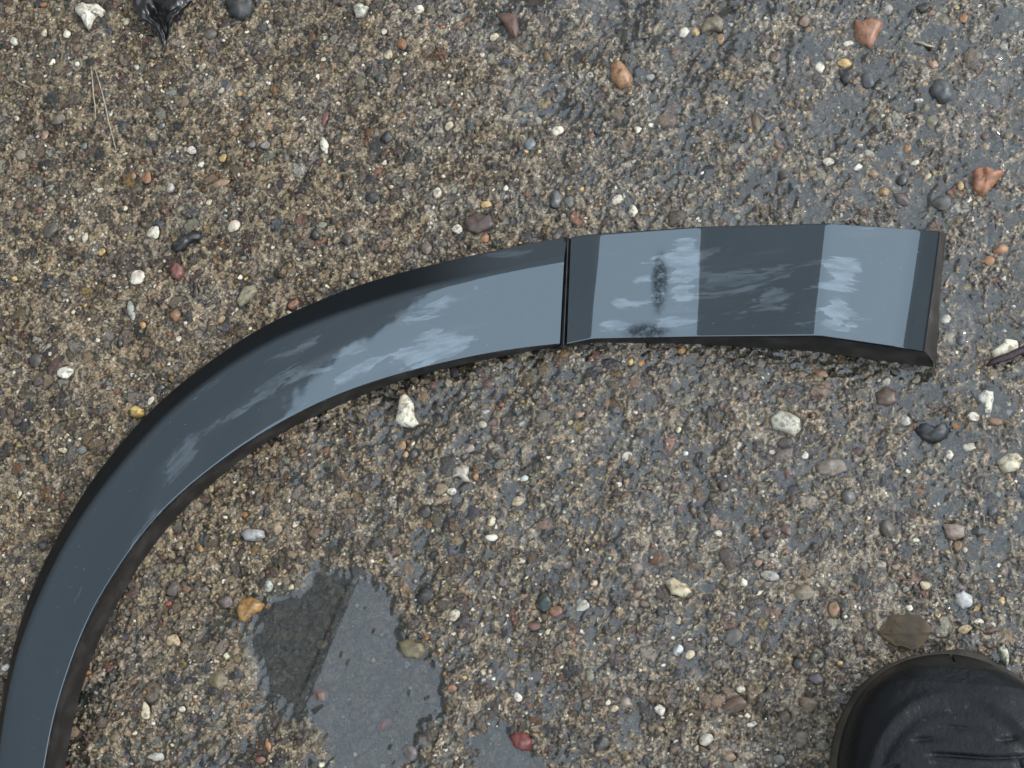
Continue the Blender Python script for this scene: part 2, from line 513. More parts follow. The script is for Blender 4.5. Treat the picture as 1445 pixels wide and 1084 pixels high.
# heights (m) along the arch, from the out-of-frame end to the joint
zi = np.interp(tS, [0, .25, .55, .8, 1], [.030, .029, .026, .019, .0135])
zb = np.interp(tS, [0, .25, .55, .82, 1], [.0272, .0264, .0246, .0190, .0180])
zo = np.interp(tS, [0, .25, .55, .8, .92, 1], [.016, .015, .0125, .0085, .0095, .0115])
def sm(a, w=41):
    k = np.hanning(w + 2)[1:-1]; k /= k.sum()
    return np.convolve(np.pad(a, w // 2, mode='edge'), k, 'valid')
zi, zb, zo = sm(zi), sm(zb), sm(zo)

def filleted(ctrl, radii, seg_n, fil_n=7):
    """ctrl: list of Vectors, rounded at inner corners; constant sample count."""
    pts = []
    prev = ctrl[0]
    for k in range(1, len(ctrl) - 1):
        a, b, c = ctrl[k - 1], ctrl[k], ctrl[k + 1]
        r = min(radii[k - 1], (a - b).length * 0.45, (c - b).length * 0.45)
        p1, p2 = b + (a - b).normalized() * r, b + (c - b).normalized() * r
        for i in range(seg_n[k - 1]): pts.append(prev.lerp(p1, i / seg_n[k - 1]))
        for i in range(fil_n):
            t = i / fil_n
            pts.append(p1 * (1 - t) ** 2 + b * 2 * t * (1 - t) + p2 * t * t)
        prev = p2
    n = seg_n[-1]
    for i in range(n + 1): pts.append(prev.lerp(ctrl[-1], i / n))
    return pts

def lipped(px, zt, g, zg):
    return at(px[0], px[1], zt), at(g[0], g[1], zg)

def gloss_material():
    m = NT("gloss_black_paint_with_film_residue")
    U, Vv, W, S = m.attr("along"), m.attr("across"), m.attr("residue"), m.attr("scuff_reflection")
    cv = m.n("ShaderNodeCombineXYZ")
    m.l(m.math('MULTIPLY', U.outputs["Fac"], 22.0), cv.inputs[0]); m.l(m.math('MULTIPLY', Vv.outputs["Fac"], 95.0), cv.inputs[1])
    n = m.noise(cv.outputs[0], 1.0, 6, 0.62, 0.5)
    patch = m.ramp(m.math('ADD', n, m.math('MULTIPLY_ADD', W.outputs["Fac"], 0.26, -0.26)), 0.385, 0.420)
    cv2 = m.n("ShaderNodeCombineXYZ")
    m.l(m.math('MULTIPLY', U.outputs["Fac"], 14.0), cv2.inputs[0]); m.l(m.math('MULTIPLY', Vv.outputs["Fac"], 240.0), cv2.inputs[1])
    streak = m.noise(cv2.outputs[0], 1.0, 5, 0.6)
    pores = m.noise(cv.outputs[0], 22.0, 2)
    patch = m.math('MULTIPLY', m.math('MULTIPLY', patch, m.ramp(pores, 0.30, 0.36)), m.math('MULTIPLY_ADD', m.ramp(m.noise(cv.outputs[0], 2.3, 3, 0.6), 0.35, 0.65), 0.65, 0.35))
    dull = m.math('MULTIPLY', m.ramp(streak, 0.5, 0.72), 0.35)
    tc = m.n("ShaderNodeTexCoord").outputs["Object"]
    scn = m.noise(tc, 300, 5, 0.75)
    scuff_reflection = m.math('MULTIPLY', m.ramp(scn, 0.30, 0.62), m.ramp(S.outputs["Fac"], 0.10, 0.8))
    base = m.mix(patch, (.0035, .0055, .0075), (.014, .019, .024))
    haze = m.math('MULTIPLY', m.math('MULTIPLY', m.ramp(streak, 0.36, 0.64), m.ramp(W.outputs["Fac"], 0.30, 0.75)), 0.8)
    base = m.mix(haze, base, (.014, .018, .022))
    base = m.mix(scuff_reflection, base, (.010, .012, .014))
    wob = m.noise(tc, 38, 2)
    nrm = m.bump(wob, 0.20, 0.0008)
    nrm = m.bump(m.math('MULTIPLY', scn, m.ramp(S.outputs["Fac"], 0.15, 0.6)), 0.35, 0.0008, nrm)
    speck = m.math('MULTIPLY', m.ramp(m.noise(tc, 620, 2, 0.5), 0.735, 0.76), 0.8)
    base = m.mix(speck, base, (.06, .05, .038))
    E = m.attr("edge").outputs["Fac"]
    base = m.mix(E, base, (.0030, .0040, .0048))
    ior0 = m.math('SUBTRACT', m.math('MULTIPLY_ADD', patch, 0.34, 1.80), m.math('MULTIPLY', scuff_reflection, 0.62))
    ior = m.math('MULTIPLY_ADD', m.math('SUBTRACT', 1.0, E), m.math('SUBTRACT', ior0, 1.18), 1.18)
    rough = m.math('ADD', m.math('MULTIPLY_ADD', patch, 0.06, 0.05), m.math('MULTIPLY_ADD', E, 0.30, m.math('MULTIPLY', dull, 0.10)))
    m.bsdf(Base_Color=base, Roughness=rough, Normal=nrm, IOR=ior, Specular_Tint=(.82, .935, 1.0))
    return m.mat
M_GLOSS = gloss_material()

def plastic(name, col, rough, ior=1.28):
    m = NT(name)
    tc = m.n("ShaderNodeTexCoord").outputs["Object"]
    n1, n2 = m.noise(tc, 60, 4), m.noise(tc, 900, 3)
    c = m.mix(m.ramp(n1, 0.4, 0.7), col, tuple(min(1, x * 1.8 + 0.004) for x in col))
    m.bsdf(Base_Color=c, Roughness=rough, Normal=m.bump(n2, 0.25, 0.0004), IOR=ior)
    return m.mat
M_PLASTIC = plastic("matte_black_plastic", (.0115, .0098, .0085), 0.55)
M_GAP = plastic("black_edge_plastic", (.006, .0065, .007), 0.3)

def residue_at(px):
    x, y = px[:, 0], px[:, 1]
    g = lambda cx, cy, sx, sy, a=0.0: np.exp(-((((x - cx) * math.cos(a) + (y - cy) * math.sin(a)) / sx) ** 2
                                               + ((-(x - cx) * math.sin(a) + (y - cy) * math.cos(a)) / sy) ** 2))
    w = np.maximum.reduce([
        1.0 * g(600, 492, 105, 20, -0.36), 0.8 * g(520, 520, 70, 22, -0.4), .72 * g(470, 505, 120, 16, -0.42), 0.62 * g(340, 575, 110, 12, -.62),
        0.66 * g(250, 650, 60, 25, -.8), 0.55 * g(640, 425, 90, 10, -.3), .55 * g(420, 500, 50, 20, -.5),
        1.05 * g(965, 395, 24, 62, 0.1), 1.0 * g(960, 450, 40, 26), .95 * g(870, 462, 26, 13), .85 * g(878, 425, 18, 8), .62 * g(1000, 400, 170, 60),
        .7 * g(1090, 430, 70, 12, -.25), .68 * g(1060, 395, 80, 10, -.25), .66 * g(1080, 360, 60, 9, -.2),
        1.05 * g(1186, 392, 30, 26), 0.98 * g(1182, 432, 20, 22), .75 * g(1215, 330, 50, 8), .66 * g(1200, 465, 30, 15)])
    s = np.maximum(g(931, 400, 11, 42, 0.06), 0.9 * g(912, 468, 34, 12))  # upright scuff, then a dark mound-shaped reflection painted into the surface
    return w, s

def sheet(name, rows, mat, parent, edge=None):
    """rows[j][i]: Vector grid -> smooth mesh with length/breadth and wear and painted-reflection attributes."""
    A = np.array([[tuple(v) for v in r] for r in rows])
    nv, nu = A.shape[:2]
    me = np_mesh(name, A.reshape(-1, 3), grid_quads(nv, nu))
    mid = A[:, nu // 2]
    along = np.r_[0, np.cumsum(np.linalg.norm(np.diff(mid, axis=0), axis=1))]
    across = np.concatenate([np.zeros((nv, 1)), np.cumsum(np.linalg.norm(np.diff(A, axis=1), axis=2), axis=1)], 1)
    float_attr(me, "along", np.repeat(along[:, None], nu, 1))
    float_attr(me, "across", across)
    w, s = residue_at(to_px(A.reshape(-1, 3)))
    float_attr(me, "edge", edge if edge is not None else np.zeros(nv * nu)); float_attr(me, "residue", w); float_attr(me, "scuff_reflection", s)
    return link(name, me, mat, parent)

trim = empty("wheel_arch_trim", tuple(at(800, 410, 0.0)))
tag(trim, "curved gloss black car wheel arch trim lying on the wet concrete", "car trim")
TINV = Matrix.Translation(-trim.location)
def loc(v): return v - trim.location

rows_top, rows_in, = [], []
for k in range(NS):
    o, b, i, g = oP[k], bP[k], iP[k], gP[k]
    Vo, Vb, Vi, Vg = at(o[0], o[1], zo[k]), at(b[0], b[1], zb[k]), at(i[0], i[1], zi[k]), at(g[0], g[1], 0.0008)
    foot = Vector((Vo.x, Vo.y, 0.0005)) + (Vo - Vi).normalized() * 0.0005
    tk = tS[k]
    mid = Vb.lerp(Vi, 0.5) + Vector((0, 0, 0.0005))
    edge = Vi + (Vg - Vi).normalized() * 0.0016
    prof = filleted([foot, Vo, Vb, mid, Vi, edge], [0.0012, 0.0055 - 0.002 * tk, 0.012, 0.0012], [4, 8, 8, 14, 2], 8)
    rows_top.append(prof)
    lip = edge + (Vi - Vb).normalized() * -0.0007
    rows_in.append([lip, lip.lerp(Vg, 0.08)] + [lip.lerp(Vg, t) + (Vb - Vi).normalized() * 0.0006 for t in (.1, .3, .5, .7, .9, 1)])
_fade = 1 - sstep(oP[:, 0], 560, 760)
_prof = 1 - sstep(np.arange(len(rows_top[0])), 21, 27)
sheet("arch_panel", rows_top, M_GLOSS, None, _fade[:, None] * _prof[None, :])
arch_panel = bpy.data.objects["arch_panel"]
inner_flange = sheet("inner_flange", rows_in, M_PLASTIC, None)

# end section: keys across the joint, faint steps and the ridge
KEYS = [  # outer px, inner px, bottom px, z outer, z inner
    ((806, 333.5), (800, 485.5), (800, 491), .0150, .0140),
    ((845, 329), (836, 478), (840, 485), .0172, .0160),
    ((989, 319), (980, 475), (980, 487), .0160, .0146),
    ((1169, 314.5), (1154, 473.5), (1154, 498), .0275, .0262),
    ((1299, 323), (1272, 490.5), (1275, 514.5), .0224, .0207),
    ((1327, 326), (1304, 496.5), (1318, 520), .0268, .0256)]
def key_curve(idx_or_fn, n_each):
    """polyline through key points in 3D with rounded bends along the length."""
    P = [idx_or_fn(k) for k in KEYS]
    return filleted(P, [0.0030, 0.0030, 0.0024, 0.013], n_each, 8)
NE = [10, 26, 30, 24, 10]
co = key_curve(lambda k: at(k[0][0], k[0][1], k[3]), NE)
ci = key_curve(lambda k: at(k[1][0], k[1][1], k[4]), NE)
cg = key_curve(lambda k: at(k[2][0], k[2][1], 0.0008), NE)
rows_top2, rows_in2 = [], []
for Vo, Vi, Vg in zip(co, ci, cg):
    out = (Vo - Vi).normalized()
    foot = Vector((Vo.x, Vo.y, 0.0006)) + out * 0.0008
    edge = Vi + (Vg - Vi).normalized() * 0.0016
    mid = Vo.lerp(Vi, 0.5) + Vector((0, 0, 0.0009))
    rows_top2.append(filleted([foot, Vo, mid, Vi, edge], [0.0016, 0.02, 0.0013], [4, 14, 14, 2], 8))
    lip = edge + out * 0.0007
    rows_in2.append([lip, lip.lerp(Vg, 0.08)] + [lip.lerp(Vg, t) + out * 0.0006 for t in (.1, .3, .5, .7, .9, 1)])
_n2 = len(rows_top2[0])
_e2 = np.maximum(1 - sstep(np.arange(_n2), 6, 11), sstep(np.arange(_n2), _n2 - 8, _n2 - 4))
_e2 = np.maximum(np.repeat(_e2[None, :], len(rows_top2), 0), sstep(np.arange(len(rows_top2)), len(rows_top2) - 3, len(rows_top2) - 1)[:, None])
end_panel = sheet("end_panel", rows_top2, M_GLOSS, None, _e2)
end_inner = sheet("inner_flange", rows_in2, M_PLASTIC, None)
# right-hand return of the end section
eo, ei = co[-1], ci[-1]
e_rows = []
last = rows_top2[-1][11:-2]
for j, Vt in enumerate(last):
    t = j / (len(last) - 1)
    bx = np.array([(1335, 330), (1328, 405), (1321, 520)])
    bpx = (np.interp(t, [0, .45, 1], bx[:, 0]), np.interp(t, [0, .45, 1], bx[:, 1]))
    Vd = at(bpx[0], bpx[1], 0.0010)
    side = Vector((Vd.x - Vt.x, Vd.y - Vt.y, 0)).normalized()
    e_rows.append([Vt, Vt + side * 0.0010 + Vector((0, 0, -0.0006)), Vt + side * 0.0016 + Vector((0, 0, -0.0022)), Vt.lerp(Vd, 0.5) + side * 0.001, Vd])
end_return = sheet("end_return", e_rows, M_PLASTIC, None)

# joint: a dark gap strip with a thin raised rib
def ribbon(name, top_px, bot_px, width_px, z0, z1, mat, thick):
    (xa, ya), (xb, yb) = top_px, bot_px
    rows = []
    for j in range(13):
        t = j / 12
        x, y, z = xa + (xb - xa) * t, ya + (yb - ya) * t, z0 + (z1 - z0) * t + 0.0009 * math.sin(math.pi * t)
        l, r = at(x - width_px / 2, y, z), at(x + width_px / 2, y, z)
        dn = Vector((0, 0, -thick))
        e = (r - l) * 0.22
        rows.append([l + dn, l - Vector((0, 0, thick * 0.3)), l + e, l.lerp(r, .5) + Vector((0, 0, thick * 0.15)), r - e, r - Vector((0, 0, thick * 0.3)), r + dn])
    return sheet(name, rows, mat, None)
joint_gap = ribbon("joint_gap", (801, 336), (794, 487), 16, .0125, .0110, M_GAP, 0.006)
joint_rib = ribbon("joint_rib", (801.5, 335), (795, 487.5), 3.2, .0148, .0134, M_GAP, 0.004)
for o in (arch_panel, inner_flange, end_panel, end_inner, end_return, joint_gap, joint_rib):
    o.parent = trim
    o.matrix_parent_inverse = TINV
for o in (arch_panel, end_panel):
    o["label"] = {"arch_panel": "long curved gloss arch section", "end_panel": "short faceted gloss end section"}[o.name.split(".")[0]]

# ------------------------------------------------------------------ stones
def stone_material(name, attr_colour=False):
    m = NT(name)
    tc = m.n("ShaderNodeTexCoord").outputs["Object"]
    if attr_colour:
        c0 = m.attr("stone_colour").outputs["Color"]
    else:
        oi = m.n("ShaderNodeObjectInfo"); c0 = oi.outputs["Color"]
    geo = m.n("ShaderNodeNewGeometry")
    n1, n2 = m.noise(geo.outputs["Position"], 230, 5, 0.65), m.noise(geo.outputs["Position"], 900, 4, 0.7)
    c = m.mix(m.ramp(n1, 0.35, 0.65), m.mix(1.0, c0, (.66, .60, .54), 'MULTIPLY'), c0)
    c = m.mix(m.math('MULTIPLY', m.ramp(n2, 0.60, 0.72), 0.55), c, (.05, .04, .032))
    mud = m.ramp(m.noise(geo.outputs["Position"], 330, 4, 0.6), 0.53, 0.60)
    c = m.mix(m.math('MULTIPLY', mud, 0.66), c, (.085, .068, .05))
    c = m.mix(1.0, c, (.60, .57, .52), 'MULTIPLY')
    m.bsdf(Base_Color=c, Roughness=m.math('MULTIPLY_ADD', n1, 0.4, 0.12), Normal=m.bump(n2, 0.5, 0.0005), IOR=1.34, Coat_Weight=0.15, Coat_Roughness=0.08, Coat_IOR=1.33)
    return m.mat
M_STONE = stone_material("wet_stone")
M_GRIT = stone_material("wet_grit", True)

def stone_bm(seed, angular=0.0, sub=2):
    """A closed pebble about 1 unit in radius; angular > 0 chops flat faces onto it."""
    bm = bmesh.new()
    bmesh.ops.create_icosphere(bm, subdivisions=sub, radius=1.0)
    rs = random.Random(seed)
    off = Vector((seed * 3.1, seed * 1.7, seed * 0.3))
    planes = []
    for _ in range(int(5 + angular * 6)):
        d = Vector((rs.uniform(-1, 1), rs.uniform(-1, 1), rs.uniform(-0.4, 1))).normalized()
        planes.append((d, rs.uniform(0.62, 0.92)))
    for v in bm.verts:
        n = v.co.normalized()
        r = 1 + 0.20 * mnoise.noise(n * 1.1 + off) + 0.10 * mnoise.noise(n * 2.6 + off) + 0.05 * mnoise.noise(n * 6 + off)
        p = n * r
        if angular:
            for d, dist in planes:
                s = p.dot(d) - dist
                if s > 0: p -= d * s * angular
        v.co = p
    return bm
def stone_mesh(name, seed, angular, sub=3):
    bm = stone_bm(seed, angular, sub)
    me = bpy.data.meshes.new(name); bm.to_mesh(me); bm.free()
    me.materials.append(M_STONE)
    me.polygons.foreach_set("use_smooth", np.ones(len(me.polygons), dtype=bool))
    return me

ROUND = [stone_mesh("pebble_round", s, 0.55) for s in range(1, 9)]
SHARP = [stone_mesh("pebble_angular", s, 1.0) for s in range(20, 28)]

def put_stone(o, px, py, wpx, hpx, ang, colour, sink=0.35, flat=0.6):
    p = at(px, py, 0.001)
    rx, ry = wpx * PXM / 2, hpx * PXM / 2
    rz = min(rx, ry) * flat
    zg = ground_zs(p.x, p.y)
    o.location = (p.x, p.y, zg + rz * (1 - 2 * sink))
    o.rotation_euler = (0, 0, math.radians(ang))
    o.scale = (rx, ry, rz)
    g = sum(colour) / 3
    o.color = (*(0.8 * c + 0.2 * g for c in colour), 1)
    return o

WHITE, CREAM, YEL, ORA = (.62, .60, .52), (.50, .44, .30), (.52, .36, .12), (.34, .15, .055)
BRN, TAN, DRK, GRY = (.13, .075, .055), (.30, .19, .11), (.022, .024, .028), (.13, .135, .14)
PLUM, RED, OLV, BLU = (.085, .058, .062), (.20, .075, .065), (.11, .10, .062), (.16, .20, .24)

# outlined shards: own outline, rounded top
def shard_mesh(name, outline, thick, colour_seed, bulge=0.35):
    """outline: photo points; returns mesh centred on its middle, closed, with a domed uneven top."""
    pts = [at(x, y, 0.001) for x, y in outline]
    cx = sum(p.x for p in pts) / len(pts); cy = sum(p.y for p in pts) / len(pts)
    ring = []
    n = len(pts)
    for k in range(n):                                   # subdivide with slight unevenness
        a, b = pts[k], pts[(k + 1) % n]
        for s in range(3):
            q = a.lerp(b, s / 3)
            j = 0.05 * (b - a).length
            ring.append(Vector((q.x - cx + random.uniform(-j, j), q.y - cy + random.uniform(-j, j), 0)))
    levels = [(1.02, -0.6), (1.03, 0.0), (0.95, 0.45), (0.78, 0.75), (0.5, 0.95), (0.22, 1.0)]
    bm = bmesh.new()
    rows = []
    for f, zf in levels:
        row = []
        for p in ring:
            nz = mnoise.noise(Vector((p.x * 180 * f + colour_seed, p.y * 180 * f, zf)))
            nf = mnoise.noise(Vector((p.x * 500 * f + colour_seed, p.y * 500 * f, zf)))
            row.append(bm.verts.new((p.x * f, p.y * f, thick * (zf + (0.36 * nz + 0.18 * nf) * (1 if zf > 0.2 else 0)))))
        rows.append(row)
    m = len(ring)
    for r0, r1 in zip(rows[:-1], rows[1:]):
        for i in range(m):
            bm.faces.new((r0[i], r0[(i + 1) % m], r1[(i + 1) % m], r1[i]))
    top = bm.verts.new((0, 0, thick * 1.02))
    for i in range(m): bm.faces.new((rows[-1][i], rows[-1][(i + 1) % m], top))
    bm.faces.new(tuple(reversed(rows[0])))
    me = bpy.data.meshes.new(name); bm.to_mesh(me); bm.free()
    me.materials.append(M_STONE)
    me.polygons.foreach_set("use_smooth", np.ones(len(me.polygons), dtype=bool))
    return me, (cx, cy)

SHARDS = [
    ("stone_shard", [(107, 8), (117, 6), (128, 9), (140, 8), (149, 16), (143, 24), (138, 22), (132, 28), (125, 43), (120, 34), (114, 24), (107, 18)], .0050, (.66, .65, .58),
     "forked white flint lump near the black leaf at the top left", "stone"),
    ("stone_shard", [(699, 18), (730, 18), (733, 40), (729, 55), (720, 50), (712, 35)], .0028, (.115, .062, .050), "flat dark red-brown triangular shard near the middle of the top edge", "stone"),
    ("stone_shard", [(1206, 28), (1216, 32), (1228, 26), (1247, 32), (1238, 52), (1229, 69), (1217, 62), (1207, 55)], .0042, (.30, .15, .095), "jagged orange-brown stone with square notched outline at upper right", "stone"),
    ("stone_shard", [(1372, 243), (1385, 235), (1398, 240), (1415, 244), (1402, 262), (1386, 278), (1374, 268)], .0052, (.36, .17, .10), "pointed salmon-orange stone shard near the right edge", "stone"),
    ("stone_shard", [(862, 92), (870, 84), (880, 92), (893, 108), (890, 121), (874, 124), (862, 112)], .0050, (.36, .21, .12), "smooth orange-tan pebble of teardrop shape above the trim", "stone"),
    ("stone_shard", [(565, 560), (571, 555), (583, 568), (585, 588), (590, 597), (580, 602), (567, 600), (558, 594), (561, 575)], .0044, (.68, .67, .58), "large white flint shard just below the arch of the trim", "stone"),
    ("stone_shard", [(640, 662), (652, 655), (662, 660), (660, 672), (664, 680), (652, 679), (648, 672), (637, 674)], .0022, (.42, .41, .38), "grey-white ragged flint chip below the large white flint", "stone"),
    ("stone_shard", [(1398, 497), (1420, 478), (1436, 480), (1438, 490), (1404, 505)], .0040, (.72, .72, .62), "bright white shard lying against the dark twig", "stone"),
    ("stone_shard", [(1380, 558), (1388, 552), (1401, 554), (1402, 564), (1398, 582), (1390, 583), (1388, 572), (1380, 566)], .0040, (.64, .65, .60), "white knobbly flint chip right of the trim end", "stone"),
    ("stone_shard", [(1088, 590), (1100, 580), (1115, 582), (1128, 592), (1129, 606), (1120, 617), (1108, 610), (1092, 606)], .0028, (.46, .47, .42), "pale grey round stone with a dark hollow below the trim", "stone"),
    ("stone_shard", [(1292, 606), (1300, 596), (1318, 600), (1334, 594), (1340, 606), (1336, 616), (1318, 624), (1302, 618)], .0046, (.030, .036, .044), "black glassy lump below the trim's right end", "stone"),
    ("stone_shard", [(1406, 652), (1418, 642), (1436, 638), (1443, 648), (1438, 662), (1418, 667)], .0044, (.54, .51, .40), "cream oval pebble at the right edge below the twig", "stone"),
    ("stone_shard", [(333, 424), (344, 405), (358, 401), (363, 410), (350, 425), (338, 432)], .0026, (.26, .255, .19), "flat grey-green stone just above the arch", "stone"),
    ("stone_shard", [(333, 860), (340, 846), (352, 842), (362, 846), (372, 852), (366, 862), (356, 866), (344, 876), (336, 874)], .0040, (.34, .20, .075), "rusty yellow-brown lump left of the puddle", "stone"),
    ("stone_shard", [(938, 820), (950, 816), (968, 824), (976, 836), (966, 843), (948, 838)], .0032, (.52, .46, .33), "cream flint chip with rusty stain, alone in the lower middle", "stone"),
    ("stone_shard", [(1409, 914), (1416, 910), (1423, 920), (1424, 934), (1420, 941), (1412, 932)], .0050, (.52, .56, .48), "pale green-white pebble beside the boot toe", "stone"),
    ("stone_shard", [(1348, 838), (1360, 833), (1374, 842), (1372, 854), (1358, 859), (1348, 850)], .0026, (.44, .47, .50), "round bluish-white stone above the boot", "stone"),
    ("stone_shard", [(240, 345), (252, 336), (262, 330), (274, 326), (284, 330), (282, 338), (270, 340), (258, 352), (246, 354)], .0034, (.020, .022, .026), "curled black lump on the left above the arch", "stone"),
    ("stone_shard", [(340, 752), (352, 746), (372, 750), (374, 758), (362, 764), (346, 762)], .0034, (.32, .34, .36), "grey-white flattened stone inside the curve of the arch", "stone"),
    ("stone_shard", [(320, 0), (332, -10), (352, -8), (360, 6), (352, 22), (338, 28), (324, 18)], .0055, (.040, .046, .050), "dark blue-grey stone at the top edge right of the black leaf", "stone"),
    ("stone_shard", [(719, 1040), (726, 1033), (742, 1035), (752, 1046), (748, 1058), (736, 1060), (724, 1052)], .0040, (.17, .045, .045), "wet dark red stone beside the small puddle", "stone"),
    ("stone_shard", [(498, 8), (508, 4), (519, 10), (514, 22), (502, 24)], .0032, (.50, .52, .48), "pale grey-white stone on the top edge left of the red-brown shard", "stone"),
    ("stone_shard", [(560, 906), (578, 902), (596, 908), (600, 920), (590, 930), (570, 926)], .0034, (.16, .14, .085), "olive stone on the right bank of the larger puddle", "stone"),
    ("stone_shard", [(655, 310), (672, 300), (692, 306), (698, 318), (676, 330), (660, 326)], .0026, (.085, .060, .058), "flat dark plum stone touching the trim's upper edge", "stone"),
    ("stone_shard", [(1312, 124), (1322, 114), (1338, 116), (1346, 128), (1342, 142), (1328, 146), (1314, 136)], .0050, (.075, .085, .095), "smooth slate-grey pebble standing in water at upper right", "stone"),
    ("stone_shard", [(1330, 740), (1346, 738), (1364, 742), (1362, 756), (1348, 762), (1336, 758)], .0022, (.25, .20, .18), "flat pinkish-grey stone on the right above the boot", "stone"),
    ("stone_shard", [(988, 40), (996, 26), (1012, 22), (1022, 28), (1018, 44), (1004, 40), (992, 46)], .0034, (.20, .17, .13), "curved grey-brown pebble on the top edge right of centre", "stone"),
    ("stone_shard", [(1152, 655), (1170, 645), (1190, 650), (1196, 664), (1176, 672), (1156, 668)], .0018, (.20, .18, .155), "flat greyish tan stone below the ridge of the trim", "stone"),
    ("stone_shard", [(1236, 553), (1250, 544), (1264, 550), (1266, 566), (1252, 572), (1238, 568)], .0026, (.105, .075, .060), "brown square-edged stone under the trim's right end", "stone"),
    ("stone_shard", [(184, 578), (192, 573), (202, 578), (203, 586), (192, 590), (185, 587)], .0034, (.56, .42, .15), "bright yellow pebble touching the outside of the arch", "stone"),
    ("stone_shard", [(240, 380), (248, 370), (258, 376), (258, 388), (250, 394), (241, 390)], .0030, (.20, .085, .075), "pinkish red oval pebble left above the arch", "stone"),
]
for k, (nm, outl, th, colr, lab, cat) in enumerate(SHARDS):
    me, (cx, cy) = shard_mesh(nm, outl, th, k * 7.3)
    o = link(nm, me)
    o.location = (cx, cy, ground_zs(cx, cy) + 0.0004)
    o.color = (*colr, 1)
    tag(o, lab, cat, "larger stones picked out on the concrete")

